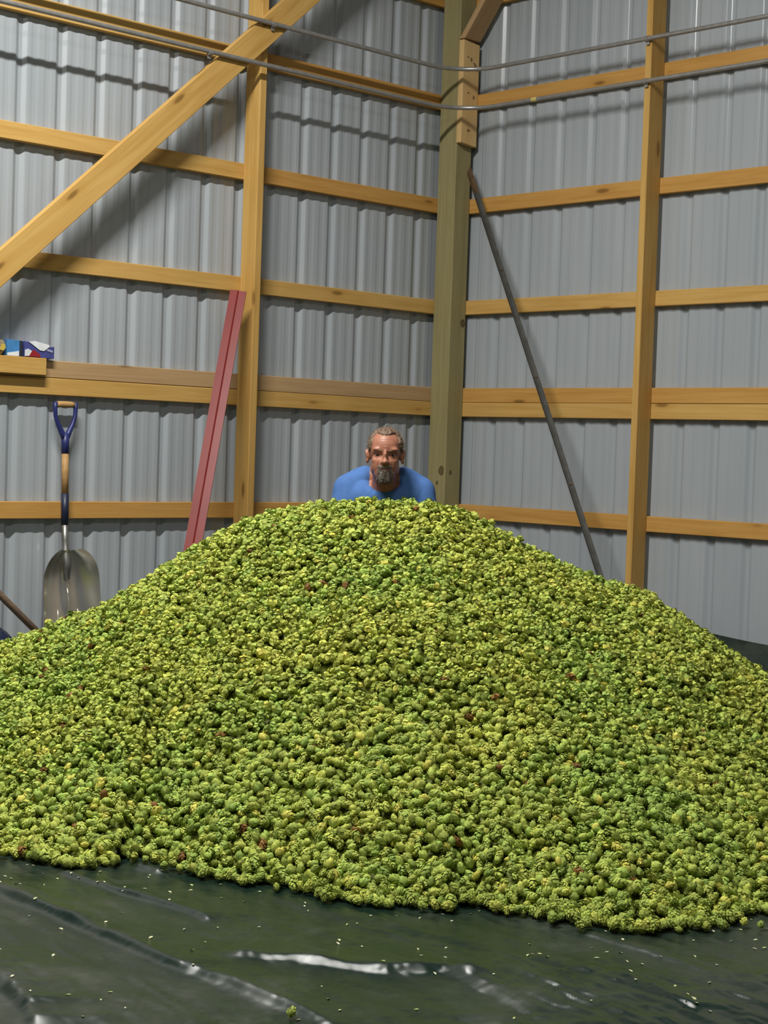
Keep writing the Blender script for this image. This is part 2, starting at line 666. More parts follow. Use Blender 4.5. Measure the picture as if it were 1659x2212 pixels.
# ------------------------------------------------------------------ scoop shovel
def shovel():
    grip = Vector((-2.735, -0.012, 1.292))
    foot = Vector((-2.745, -0.190, 0.002))
    root = tag(empty('scoop_shovel', foot), 'aluminium scoop shovel with blue D-handle leaning on the left wall', 'shovel')
    heel = Vector((-2.742, -0.052, 0.560))
    xs = Vector((1, 0, 0))
    dh = (grip - heel).normalized()
    db = (heel - foot).normalized()
    nh, nb = xs.cross(dh).normalized(), xs.cross(db).normalized()
    nh, nb = (-nh if nh.y > 0 else nh), (-nb if nb.y > 0 else nb)
    BL = (heel - foot).length
    Lt = BL + (grip - heel).length

    def P(a, s, n=0.0):
        if s > BL:
            return heel - foot + dh * (s - BL) + xs * a + nh * n
        return db * s + xs * a + nb * n
    # handle
    tube('grip', [P(-0.050, Lt), P(-0.030, Lt), P(0, Lt), P(0.030, Lt), P(0.050, Lt)], [0.0135, 0.0155, 0.016, 0.0155, 0.0135], M['ash_wood'], root, 12)
    bm = bmesh.new()
    for sg in (-1, 1):
        path = [P(sg * 0.058, Lt + 0.010), P(sg * 0.060, Lt - 0.02), P(sg * 0.057, Lt - 0.06), P(sg * 0.042, Lt - 0.10), P(sg * 0.018, Lt - 0.145), P(0, Lt - 0.18)]
        v, f = tube_mesh(path, [0.013, 0.0115, 0.011, 0.012, 0.015, 0.017], 10)
        vv = [bm.verts.new(q) for q in v]
        for q in f:
            bm.faces.new([vv[i] for i in q])
    v, f = tube_mesh([P(0, Lt - 0.145), P(0, Lt - 0.245)], [0.0205, 0.0195], 12)
    vv = [bm.verts.new(q) for q in v]
    for q in f:
        bm.faces.new([vv[i] for i in q])
    bm_obj('d_handle', bm, M['navy'], root, True)
    tube('shaft', [P(0, Lt - 0.24), P(0, Lt - 0.45)], 0.0175, M['ash_wood'], root, 14)
    tube('sleeve', [P(0, Lt - 0.445), P(0, Lt - 0.60)], [0.0195, 0.0185], M['navy_dark'], root, 14)
    tube('socket', [P(0, Lt - 0.59), P(0, Lt - 0.68, 0.002), P(0, Lt - 0.71, 0.006), P(0, BL + 0.004, 0.008), P(0, BL - 0.06, 0.006), P(0, BL - 0.14, -0.012)],
         [0.0165, 0.0165, 0.017, 0.021, 0.024, 0.016], M['alu_dull'], root, 14)
    # blade: concave side to the room
    nu, nv = 33, 30
    W2 = 0.186

    def blade_pt(i, j, back=0.0):
        a = -1 + 2 * i / (nu - 1)
        t = j / (nv - 1)                 # 0 lip .. 1 heel
        s = t * BL
        wid = W2 * (1 - 0.10 * t)
        if t > 0.70:                      # rounded shoulders
            q = (t - 0.70) / 0.30
            wid *= math.sqrt(max(0.0, 1 - (q * 0.94) ** 2.4))
        side_h = 0.018 + 0.050 * min(1, t * 1.15)
        edge = abs(a) ** 3.2
        n = side_h * edge - 0.025
        if t > 0.62:                      # raised back wall of the scoop
            n += 0.052 * ((t - 0.62) / 0.38) ** 2 * (1 - 0.4 * edge)
        # stiffening ribs and the central hump under the socket
        n += 0.010 * math.exp(-(a / 0.13) ** 2) * max(0, min(1, (t - 0.42) / 0.12))
        x = a * wid * (1 - 0.05 * edge)
        return P(x, s, n - back)
    v, f = [], []
    for bk in (0.0, 0.0022):
        for j in range(nv):
            for i in range(nu):
                v.append(blade_pt(i, j, bk))
    for j in range(nv - 1):
        for i in range(nu - 1):
            a = j * nu + i
            f.append((a, a + 1, a + nu + 1, a + nu))
            b_ = nu * nv + a
            f.append((b_, b_ + nu, b_ + nu + 1, b_ + 1))
    bl = mesh_obj('blade', v, f, M['aluminium'], root, True)
    for (a, t0, t1) in ((-0.42, 0.08, 0.50), (0.02, 0.30, 0.68), (0.40, 0.08, 0.50)):
        path, rad = [], []
        for k in range(9):
            t = t0 + (t1 - t0) * k / 8
            q = blade_pt((a * (1 - 0.2 * (k / 8)) + 1) / 2 * (nu - 1), t * (nv - 1))
            path.append(q)
            rad.append(0.0055 * (0.55 + 0.45 * math.sin(math.pi * k / 8)))
        tube('blade_rib', path, rad, M['aluminium'], bl, 8)


shovel()

# ------------------------------------------------------------------ old handle leaning at the left
hp0, hp1 = Vector((-2.87, -0.33, 0.026)), Vector((-3.86, -0.012, 1.045))
o = tube('tool_handle', [Vector((0, 0, 0)), (hp1 - hp0) * 0.5, hp1 - hp0], [0.0165, 0.0175, 0.0165], M['old_wood'], None, 14)
o.location = hp0
tag(o, 'worn brown wooden tool handle slanting beside the shovel', 'handle')

# ------------------------------------------------------------------ boxes on the ledge
def carton_material(name, base, stops, scale, seed):
    m, nt, b = new_mat(name)
    v0, v = objcoord(nt, False)
    n = noise(nt, mapping(nt, v, (1, 1, 1.6), (seed, seed * 2, 0)), scale, 1, 0.4, 0.4)
    r = N(nt, 'ShaderNodeValToRGB')
    r.color_ramp.interpolation = 'CONSTANT'
    e = r.color_ramp.elements
    while len(e) < len(stops):
        e.new(0.5)
    for i, (p, c) in enumerate(stops):
        e[i].position = p
        e[i].color = (*c, 1)
    nt.links.new(n, r.inputs[0])
    nt.links.new(r.outputs[0], b.inputs['Base Color'])
    b.inputs['Roughness'].default_value = 0.4
    return m


WHITE = plain('white_paper', (0.72, 0.74, 0.76), 0.6)
BLUEC = plain('blue_card', (0.060, 0.070, 0.24), 0.4)
MIDB = plain('mid_blue_card', (0.06, 0.22, 0.48), 0.4)
REDC = plain('red_card', (0.30, 0.02, 0.025), 0.4)
DARKC = plain('dark_card', (0.02, 0.025, 0.04), 0.5)
TANC = plain('tan_plastic', (0.33, 0.27, 0.16), 0.35)
YELC = plain('yellow_print', (0.62, 0.46, 0.08), 0.35)


def prism(name, poly, y0, y1, mat, parent, bevel=0.0):
    """polygon in x,z pushed from y0 to y1"""
    n = len(poly)
    v = [(x, y0, z) for x, z in poly] + [(x, y1, z) for x, z in poly]
    f = [tuple(range(n)), tuple(reversed(range(n, 2 * n)))]
    f += [(i, n + i, n + (i + 1) % n, (i + 1) % n) for i in range(n)]
    bm = bmesh.new()
    vv = [bm.verts.new(q) for q in v]
    for q in f:
        bm.faces.new([vv[i] for i in q])
    if bevel:
        bmesh.ops.bevel(bm, geom=list(bm.edges), offset=bevel, segments=1, affect='EDGES')
    return bm_obj(name, bm, mat, parent)


ZS = 1.5135
# torn open carton (right)
c = tag(empty('torn_carton', (-2.915, 0.0, ZS)), 'torn blue, white and red carton on the right end of the ledge', 'carton')
prism('box_body', [(-0.075, 0), (0.094, 0), (0.094, 0.058), (0.030, 0.052), (-0.010, 0.070), (-0.075, 0.076)], -0.032, 0.036, BLUEC, c, 0.001)
prism('white_flap', [(-0.055, 0.074), (-0.030, 0.060), (0.010, 0.036), (0.034, 0.034), (0.066, 0.058), (0.060, 0.066), (-0.02, 0.080)], -0.036, -0.0335, WHITE, c)
prism('red_print', [(-0.070, 0.003), (0.016, 0.003), (0.010, 0.018), (-0.022, 0.036), (-0.040, 0.030)], -0.0345, -0.0325, REDC, c)
prism('white_print', [(-0.074, 0.004), (-0.050, 0.006), (-0.035, 0.030), (-0.055, 0.040), (-0.074, 0.034)], -0.0352, -0.0329, WHITE, c)
prism('pale_print', [(0.050, 0.036), (0.082, 0.028), (0.086, 0.038), (0.055, 0.046)], -0.0350, -0.0326, plain('pale_blue_print', (0.35, 0.36, 0.55), 0.4), c)
prism('lid_flap', [(0.018, 0.076), (0.072, 0.066), (0.084, 0.052), (0.090, 0.059), (0.076, 0.072), (0.02, 0.081)], 0.020, 0.024, DARKC, c)
# small blue carton
c = tag(empty('blue_carton', (-3.04, 0.0, ZS)), 'small bright blue and white carton beside the torn one', 'carton')
prism('box_body', [(-0.045, 0), (0.036, 0), (0.036, 0.076), (-0.045, 0.079)], -0.030, 0.036, MIDB, c, 0.001)
prism('dark_side', [(0.022, 0), (0.0395, 0), (0.0385, 0.0745), (0.022, 0.0765)], -0.0322, 0.030, DARKC, c)
prism('white_print', [(-0.045, 0.001), (0.020, 0.001), (0.020, 0.026), (-0.010, 0.020), (-0.045, 0.014)], -0.0316, -0.029, WHITE, c)
# tan bag with yellow print
c = tag(empty('tan_packet', (-3.155, 0.0, ZS)), 'rounded tan packet with a yellow print at the left of the ledge', 'packet')
bm = bmesh.new()
bmesh.ops.create_uvsphere(bm, u_segments=20, v_segments=14, radius=1)
for v in bm.verts:
    x, y, z = v.co
    v.co = Vector((math.copysign(abs(x) ** 0.7, x) * 0.072, y * 0.030, math.copysign(abs(z) ** 0.6, z) * 0.042 + 0.0425 + 0.004 * math.sin(9 * x)))
bm_obj('bag', bm, TANC, c, True)
prism('yellow_print', [(0.030, 0.026), (0.048, 0.022), (0.060, 0.036), (0.056, 0.056), (0.040, 0.052)], -0.0315, -0.020, YELC, c)

# ------------------------------------------------------------------ value noise for the ground shapes
_tab = rng.random((64, 64))


def vnoise(x, y):
    xi, yi = np.floor(x).astype(int), np.floor(y).astype(int)
    fx, fy = x - xi, y - yi
    fx, fy = fx * fx * (3 - 2 * fx), fy * fy * (3 - 2 * fy)
    g = lambda a, b_: _tab[a % 64, b_ % 64]
    return (g(xi, yi) * (1 - fx) + g(xi + 1, yi) * fx) * (1 - fy) + (g(xi, yi + 1) * (1 - fx) + g(xi + 1, yi + 1) * fx) * fy - 0.5


# ------------------------------------------------------------------ tarp
FOLDS = [  # polyline (u, v), height, decay on far side, sharp side width
    ([(-0.98, 4.19), (-0.906, 4.105), (-0.72, 3.904), (-0.584, 3.735), (-0.417, 3.552), (-0.28, 3.444), (-0.101, 3.26), (0.02, 3.12)], 0.018, 0.12, 0.017),
    ([(-0.80, 4.29), (-0.764, 4.257), (-0.56, 4.064), (-0.399, 3.923), (-0.36, 3.86)], 0.012, 0.08, 0.010),
    ([(-0.86, 3.60), (-0.751, 3.424), (-0.66, 3.262), (-0.60, 3.1)], 0.022, 0.10, 0.020),
    ([(-0.33, 3.64), (-0.276, 3.622), (-0.146, 3.618), (0.004, 3.578), (0.153, 3.590), (0.258, 3.545), (0.34, 3.50)], 0.014, 0.10, 0.026),
    ([(0.47, 3.90), (0.524, 3.863), (0.624, 3.751), (0.706, 3.637), (0.77, 3.56)], 0.006, 0.06, 0.011),
    ([(0.34, 3.56), (0.39, 3.485), (0.467, 3.405), (0.493, 3.319), (0.52, 3.2)], 0.008, 0.05, 0.012),
    ([(0.42, 3.63), (0.459, 3.584), (0.502, 3.533), (0.53, 3.499), (0.641, 3.381), (0.70, 3.30)], 0.006, 0.05, 0.011),
    ([(0.16, 3.62), (0.24, 3.48), (0.30, 3.36), (0.36, 3.22)], 0.007, 0.05, 0.013),
    ([(-0.65, 4.50), (-0.60, 4.36), (-0.52, 4.30)], 0.012, 0.05, 0.012),
    ([(-0.30, 4.20), (0.10, 3.88), (0.36, 3.72)], 0.006, 0.12, 0.05),
]


def seg_dist(U_, Vv, a, b_):
    ax, ay = a
    bx, by = b_
    dx, dy = bx - ax, by - ay
    L2 = dx * dx + dy * dy
    t = np.clip(((U_ - ax) * dx + (Vv - ay) * dy) / L2, 0, 1)
    ex, ey = U_ - ax - t * dx, Vv - ay - t * dy
    sgn = np.sign(dx * (Vv - ay) - dy * (U_ - ax))
    return np.hypot(ex, ey), sgn, t


def tarp_z(U_, Vv):
    z = 0.005 + 0 * U_
    for pl, A, dec, sharp in FOLDS:
        best = np.full(U_.shape, 9.0)
        sg = np.ones(U_.shape)
        tp = np.zeros(U_.shape)
        nseg = len(pl) - 1
        for k in range(nseg):
            d, s, t = seg_dist(U_, Vv, pl[k], pl[k + 1])
            m = d < best
            best, sg, tp = np.where(m, d, best), np.where(m, s, sg), np.where(m, (k + t) / nseg, tp)
        taper = np.clip(np.minimum(tp, 1 - tp) * 5 + 0.02, 0, 1) * np.clip(1.0 + 0.55 * vnoise(tp * 15 + A * 900, tp * 0 + dec * 70), 0.5, 1.3)
        prof = np.where(sg > 0, np.exp(-(best / dec) ** 1.4), np.exp(-(best / sharp) ** 2))
        z = z + A * taper * prof
    near = np.clip((4.9 - Vv) / 0.5, 0, 1)
    # soft swells and finer, slanting creases
    a = U_ * 0.8 + Vv * 0.6
    b_ = -U_ * 0.6 + Vv * 0.8
    z = z + near * (0.009 * (vnoise(U_ * 2.1 + 5, Vv * 2.6) + 0.5) + 0.0075 * np.abs(vnoise(a * 13 + 3, b_ * 4.5)) + 0.0060 * (0.5 - np.abs(vnoise(a * 27 + 8, b_ * 7 + 1))) + 0.0022 * np.abs(vnoise(U_ * 48 + 2, Vv * 55 + 5)))
    right = np.clip((U_ - 0.05) / 0.3, 0, 1) * np.clip((3.75 - Vv) / 0.2, 0, 1)
    streak = np.exp(-((Vv - 3.60 + 0.12 * U_) / 0.07) ** 2) * np.clip((U_ + 0.35) / 0.15, 0, 1) * np.clip((0.6 - U_) / 0.2, 0, 1)
    z = z + np.maximum(1.15 * right, 0.40 * streak) * (0.020 * (0.5 - np.abs(vnoise(a * 17 + 1, b_ * 4.5 + 2))) + 0.0085 * (0.5 - np.abs(vnoise(a * 44, b_ * 13))))
    z = z + 0.5 * near * right * 0.012 * np.abs(vnoise(U_ * 9 + 4, Vv * 22 + 6))
    return z


# ------------------------------------------------------------------ the mound
RIDGE = np.array([(-2.15, 0.0), (-1.75, 0.20), (-1.325, 0.402), (-1.228, 0.435), (-1.165, 0.469), (-0.973, 0.549), (-0.814, 0.651), (-0.688, 0.744),
                  (-0.593, 0.804), (-0.482, 0.864), (-0.37, 0.9), (-0.242, 0.932), (-0.049, 0.947), (0.177, 0.948),
                  (0.274, 0.922), (0.373, 0.877), (0.488, 0.817), (0.635, 0.749), (0.766, 0.697), (0.929, 0.662),
                  (0.996, 0.607), (1.095, 0.554), (1.195, 0.484), (1.278, 0.43), (1.359, 0.384), (1.75, 0.18), (2.15, 0.0)])
FRONT = np.array([(-2.15, 5.9), (-1.95, 5.35), (-1.55, 4.85), (-1.2, 4.58), (-0.987, 4.458), (-0.845, 4.362), (-0.671, 4.328), (-0.655, 4.437), (-0.573, 4.4),
                  (-0.414, 4.268), (-0.258, 4.22), (-0.114, 4.107), (0.055, 4.045), (0.2, 4.034), (0.258, 4.091),
                  (0.331, 3.998), (0.487, 3.919), (0.649, 3.92), (0.767, 3.972), (0.858, 3.991), (0.916, 4.111), (0.974, 4.118),
                  (1.3, 4.22), (1.7, 4.55), (2.0, 5.15), (2.15, 5.9)])
DR = 5.9


def mound(u, v):
    zr = np.interp(u, RIDGE[:, 0], RIDGE[:, 1]) - 0.012
    zr = np.maximum(zr, 0)
    vf = np.interp(u, FRONT[:, 0], FRONT[:, 1]) + 0.045 * vnoise(u * 19 + 2, 0 * u + 3) + 0.03 * vnoise(u * 47, 0 * u + 8)
    vb = DR + np.clip(zr / math.tan(math.radians(38)), 0.02, None)
    t = np.clip((v - vf) / np.maximum(DR - vf, 0.03), 0, 1)
    s = np.clip((v - DR) / (vb - DR), 0, 1)
    g = 1 - (1 - t) ** 1.22
    toe = 0.018 * np.clip((v - vf) / 0.05, 0, 1) * np.clip((1 - t) * 4, 0, 1) * np.clip((v < vb) * 1.0, 0, 1)
    h = np.where(v <= DR, zr * g, zr * (1 - s ** 1.25))
    nz = 0.060 * vnoise(u * 2.6 + 3, v * 2.6) + 0.036 * vnoise(u * 6 + 9, v * 6 + 4) + 0.018 * vnoise(u * 14, v * 14)
    h = h + nz * np.clip(t * (1 - t) * 3.2, 0, 1)
    out = (v < vf) | (v > vb)
    return np.where(out, -0.05, np.maximum(h + toe, np.where(h < 0.05, tarp_z(u, v) + 0.006, 0))), out


def hop_template(seed, fine):
    """one hop cone along +Z, unit length 1, made of overlapping bracts round a core"""
    r = np.random.default_rng(seed)
    V, F, T = [], [], []

    def add(vs_, fs_, t_):
        b0 = len(V)
        V.extend(vs_)
        F.extend([tuple(b0 + i for i in q) for q in fs_])
        T.extend([t_] * len(vs_) if not hasattr(t_, '__len__') else t_)
    prof = lambda z: 0.36 * (max(0.0, math.sin(math.pi * min(1, (z + 0.04) / 1.08))) ** 0.62) * (1.08 - 0.30 * z)
    seg, rings = (6, 4) if fine else (5, 3)
    vs_, fs_ = [(0, 0, 0.0)], []
    for k in range(rings):
        z = (k + 0.7) / (rings + 0.4)
        for i in range(seg):
            a = 2 * math.pi * (i + 0.5 * (k % 2)) / seg
            q = prof(z) * (0.74 if fine else 0.84)
            vs_.append((q * math.cos(a), q * math.sin(a), z))
    vs_.append((0, 0, 1.0))
    for i in range(seg):
        fs_.append((0, 1 + (i + 1) % seg, 1 + i))
        for k in range(rings - 1):
            a, b_ = 1 + k * seg + i, 1 + k * seg + (i + 1) % seg
            fs_.append((a, b_, b_ + seg))
            fs_.append((a, b_ + seg, a + seg))
        fs_.append((1 + (rings - 1) * seg + i, 1 + (rings - 1) * seg + (i + 1) % seg, len(vs_) - 1))
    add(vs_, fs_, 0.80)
    rows = 5 if fine else 4
    for k in range(rows):
        z0 = 0.02 + 0.70 * k / (rows - 1)
        nb = (5 if k < rows - 1 else 4) if fine else (4 if k < rows - 1 else 3)
        ln = 0.36 if fine else 0.42
        for i in range(nb):
            a = 2 * math.pi * (i + 0.5 * (k % 2)) / nb + r.uniform(-.25, .25)
            da = math.pi / nb * 0.98
            z1 = min(1.02, z0 + ln * r.uniform(0.85, 1.15))
            zm = (z0 + z1) / 2
            r0, rm, rt = prof(z0) * 0.78, prof(zm) * 1.05 * r.uniform(.90, 1.16), prof(min(z1, .97)) * 1.08 + 0.065 * r.uniform(0.2, 2.0)
            pt = lambda rad, an, z: (rad * math.cos(an), rad * math.sin(an), z)
            if fine:
                vs_ = [pt(r0, a, z0), pt(rm * .93, a - da, zm), pt(rm * 1.08, a, zm), pt(rm * .93, a + da, zm), pt(rt, a, z1)]
                fs_ = [(0, 2, 1), (0, 3, 2), (1, 2, 4), (2, 3, 4)]
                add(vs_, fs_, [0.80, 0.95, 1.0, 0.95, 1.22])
            else:
                vs_ = [pt(r0 * 1.05, a, z0), pt(rm, a - da, zm), pt(rm * 1.02, a + da, zm), pt(rt, a, z1)]
                fs_ = [(0, 2, 1), (1, 2, 3)]
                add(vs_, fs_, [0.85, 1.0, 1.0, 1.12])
    if fine:                             # stalk
        vs_ = [(0.03, 0, 0.03), (-0.015, 0.026, 0.03), (-0.015, -0.026, 0.03), (0.02, 0.02, -0.14)]
        add(vs_, [(0, 1, 3), (1, 2, 3), (2, 0, 3)], 0.9)
    V = np.array(V, float)
    V[:, 2] -= 0.5
    return V, np.array(F, int), np.array(T, float)


def rot_matrices(n, axis):
    """frames whose Z is the given axis, random twist"""
    up = rng.normal(size=(n, 3))
    z = axis / np.linalg.norm(axis, axis=1, keepdims=True)
    x = np.cross(up, z)
    x /= np.linalg.norm(x, axis=1, keepdims=True)
    y = np.cross(z, x)
    return np.stack([x, y, z], axis=2)


def cone_colors(n, u, v):
    """base colour per cone: yellow-green, with greener, yellower and a few browned ones"""
    big = vnoise(u * 3 + 20, v * 3 + 7) + 0.6 * vnoise(u * 9, v * 9 + 30)
    k = np.clip(0.5 + 0.75 * big + rng.normal(0, 0.22, n), 0, 1)[:, None]
    ca, cb = np.array((0.276, 0.392, 0.079)), np.array((0.432, 0.460, 0.084))
    c = ca * (1 - k) + cb * k
    c *= rng.uniform(0.68, 1.22, (n, 1))
    br = rng.random(n) < 0.006
    c[br] = np.array((0.20, 0.10, 0.025)) * rng.uniform(0.7, 1.2, (br.sum(), 1))
    ye = rng.random(n) < 0.03
    c[ye] = np.array((0.55, 0.52, 0.10)) * rng.uniform(0.85, 1.1, (ye.sum(), 1))
    return c


# cone positions: jittered grid over the mound
SP = 0.0190
uu, vv_ = np.meshgrid(np.arange(-2.12, 2.12, SP), np.arange(3.88, 7.25, SP * 0.86))
uu = uu + (np.arange(uu.shape[0]) % 2)[:, None] * SP / 2
U = (uu + rng.uniform(-.0075, .0075, uu.shape)).ravel()
V_ = (vv_ + rng.uniform(-.0075, .0075, uu.shape)).ravel()
Z, out = mound(U, V_)
keep = ~out
keep &= (np.abs(U) < 1.62) | (rng.random(U.size) < 0.45)
keep &= (V_ < DR + 0.40) | (rng.random(U.size) < 0.35)
U, V_, Z = U[keep], V_[keep], Z[keep]
# ragged front row: a few stray cones just off the edge
fu = rng.uniform(-1.15, 1.15, 50)
fv = np.interp(fu, FRONT[:, 0], FRONT[:, 1]) - np.abs(rng.normal(0, 0.016, 50))
U, V_, Z = np.r_[U, fu], np.r_[V_, fv], np.r_[Z, np.full(50, 0.001)]
e = 0.01
zx = (mound(U + e, V_)[0] - mound(U - e, V_)[0]) / (2 * e)
zy = (mound(U, V_ + e)[0] - mound(U, V_ - e)[0]) / (2 * e)
zx, zy = np.clip(zx, -1, 1), np.clip(zy, -1, 1)
n = U.size
length = np.clip(rng.normal(0.0300, 0.0042, n), 0.021, 0.042)
fat = rng.uniform(0.80, 1.05, n)
th = rng.uniform(0, 2 * np.pi, n)
tu, tv = np.cos(th), np.sin(th)
tz = tu * zx + tv * zy + rng.normal(0, 0.45, n)
FHn, RHn = np.array(FH), np.array(RH)
axis = tu[:, None] * RHn + tv[:, None] * FHn + tz[:, None] * np.array((0, 0, 1.0))
Rm = rot_matrices(n, axis)
az = np.abs(Rm[:, 2, 2])
ext = length * (0.46 * fat * np.sqrt(1 - az ** 2) + 0.5 * az)
zc = np.maximum(Z + rng.normal(0, 0.0070, n), np.where(Z < 0.10, tarp_z(U, V_), 0) + ext)
POS = np.array(CAM)[None, :] * np.array((1, 1, 0)) + U[:, None] * RHn + V_[:, None] * FHn + zc[:, None] * np.array((0, 0, 1.0))
CC = cone_colors(n, U, V_)

# the 300 nearest ones in view are things of their own, the rest is the heap
rel = POS - np.array(CAM)
dep = rel @ np.array(CF)
px = 829.5 + 3664 * (rel @ np.array(CR)) / dep
py = 1106 - 3664 * (rel @ np.array(CU)) / dep
inview = (px > 8) & (px < 1650) & (py < 2200)
order = np.argsort(np.where(inview, dep + (V_ - np.interp(U, FRONT[:, 0], FRONT[:, 1])) * 3.0, 99))
single = order[:292]
rest = np.ones(n, bool)
rest[single] = False
rest = np.where(rest)[0]

TF = [hop_template(s, True) for s in range(6)]
TC = [hop_template(s + 50, False) for s in range(6)]


def build_heap():
    vs_, fs_, cs_ = [], [], []
    base = 0
    near = dep[rest] < 4.75
    for fine, T in ((True, TF), (False, TC)):
        ids = rest[near == fine]
        var = rng.integers(0, 6, ids.size)
        for k in range(6):
            I = ids[var == k]
            tv_, tf_, tt_ = T[k]
            sc = np.stack([length[I] * fat[I]] * 2 + [length[I]], axis=1)
            q = np.einsum('nij,nmj->nmi', Rm[I], tv_[None] * sc[:, None, :]) + POS[I][:, None, :]
            m = tv_.shape[0]
            vs_.append(q.reshape(-1, 3))
            fs_.append((tf_[None] + (base + np.arange(I.size) * m)[:, None, None]).reshape(-1, 3))
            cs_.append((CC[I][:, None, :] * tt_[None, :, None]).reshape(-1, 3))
            base += I.size * m
    # body of the heap under the outer cones
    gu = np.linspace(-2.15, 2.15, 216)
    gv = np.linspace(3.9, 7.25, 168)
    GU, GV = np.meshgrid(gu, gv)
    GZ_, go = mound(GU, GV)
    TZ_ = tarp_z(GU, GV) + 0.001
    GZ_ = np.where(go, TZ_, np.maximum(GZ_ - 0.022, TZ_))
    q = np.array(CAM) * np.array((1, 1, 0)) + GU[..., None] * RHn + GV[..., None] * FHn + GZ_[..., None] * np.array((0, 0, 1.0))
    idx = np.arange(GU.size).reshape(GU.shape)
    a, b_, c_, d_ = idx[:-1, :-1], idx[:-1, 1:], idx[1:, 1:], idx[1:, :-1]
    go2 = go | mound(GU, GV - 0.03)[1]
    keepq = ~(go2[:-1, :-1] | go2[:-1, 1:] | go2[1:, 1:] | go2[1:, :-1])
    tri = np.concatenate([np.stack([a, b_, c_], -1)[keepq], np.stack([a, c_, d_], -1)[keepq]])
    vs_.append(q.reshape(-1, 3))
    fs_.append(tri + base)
    cs_.append(np.tile(np.array((0.11, 0.135, 0.012)), (GU.size, 1)))  # dark body colour stands in for shade in the gaps between cones
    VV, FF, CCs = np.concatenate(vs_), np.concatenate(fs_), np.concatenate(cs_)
    org = np.array(uv2w(0.0, 5.4, 0.0))
    VV = VV - org
    me = bpy.data.meshes.new('hop_heap')
    me.vertices.add(len(VV))
    me.vertices.foreach_set('co', VV.astype(np.float32).ravel())
    me.loops.add(FF.size)
    me.loops.foreach_set('vertex_index', FF.astype(np.int32).ravel())
    me.polygons.add(len(FF))
    me.polygons.foreach_set('loop_start', np.arange(0, FF.size, 3, dtype=np.int32))
    me.update(calc_edges=True)
    at = me.color_attributes.new('hop_color', 'FLOAT_COLOR', 'POINT')
    at.data.foreach_set('color', np.c_[np.clip(CCs, 0, 1), np.ones(len(CCs))].astype(np.float32).ravel())
    me.materials.append(M['hop'])
    o = bpy.data.objects.new('hop_heap', me)
    COL.objects.link(o)
    o.location = org
    tag(o, 'huge mound of harvested green hop cones filling the barn corner', 'hops', kind='stuff')
    print('heap tris', len(FF), 'cones', n)


build_heap()


def cone_mesh(k, col):
    tv_, tf_, tt_ = TF[k % 6]
    me = bpy.data.meshes.new('hop_cone')
    me.from_pydata([tuple(q) for q in tv_], [], [tuple(int(i) for i in q) for q in tf_])
    at = me.color_attributes.new('hop_color', 'FLOAT_COLOR', 'POINT')
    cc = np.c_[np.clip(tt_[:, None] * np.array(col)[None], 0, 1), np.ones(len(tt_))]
    at.data.foreach_set('color', cc.astype(np.float32).ravel())
    me.materials.append(M['hop'])
    me.update()
    return me


CONES = []
for k in range(24):
    c = cone_colors(1, np.array([rng.uniform(-1, 1)]), np.array([rng.uniform(4, 5)]))[0]
    CONES.append(cone_mesh(k, c))


def place_cone(pos, R, ln, ft, label, group=None):
    o = bpy.data.objects.new('hop_cone', CONES[int(rng.integers(0, 24))])
    COL.objects.link(o)
    R = Matrix(R.tolist()).to_4x4() if not isinstance(R, Matrix) else R
    o.matrix_world = Matrix.Translation(Vector(pos)) @ R @ Matrix.Diagonal((ln * ft, ln * ft, ln, 1))
    return tag(o, label, 'hop cone', group)


for i in single:
    place_cone(POS[i], Rm[i], length[i], fat[i], 'green hop cone along the front edge of the mound, next to the tarp',
               'hop cones at the front edge of the mound')


def stray(u, v, ln, label, dirn, z=None):
    R = rot_matrices(1, np.array([dirn]))[0]
    p = uv2w(u, v, z if z is not None else ln * 0.36 + 0.004)
    place_cone(p, R, ln, 0.95, label, 'stray hop cones lying on the tarp')

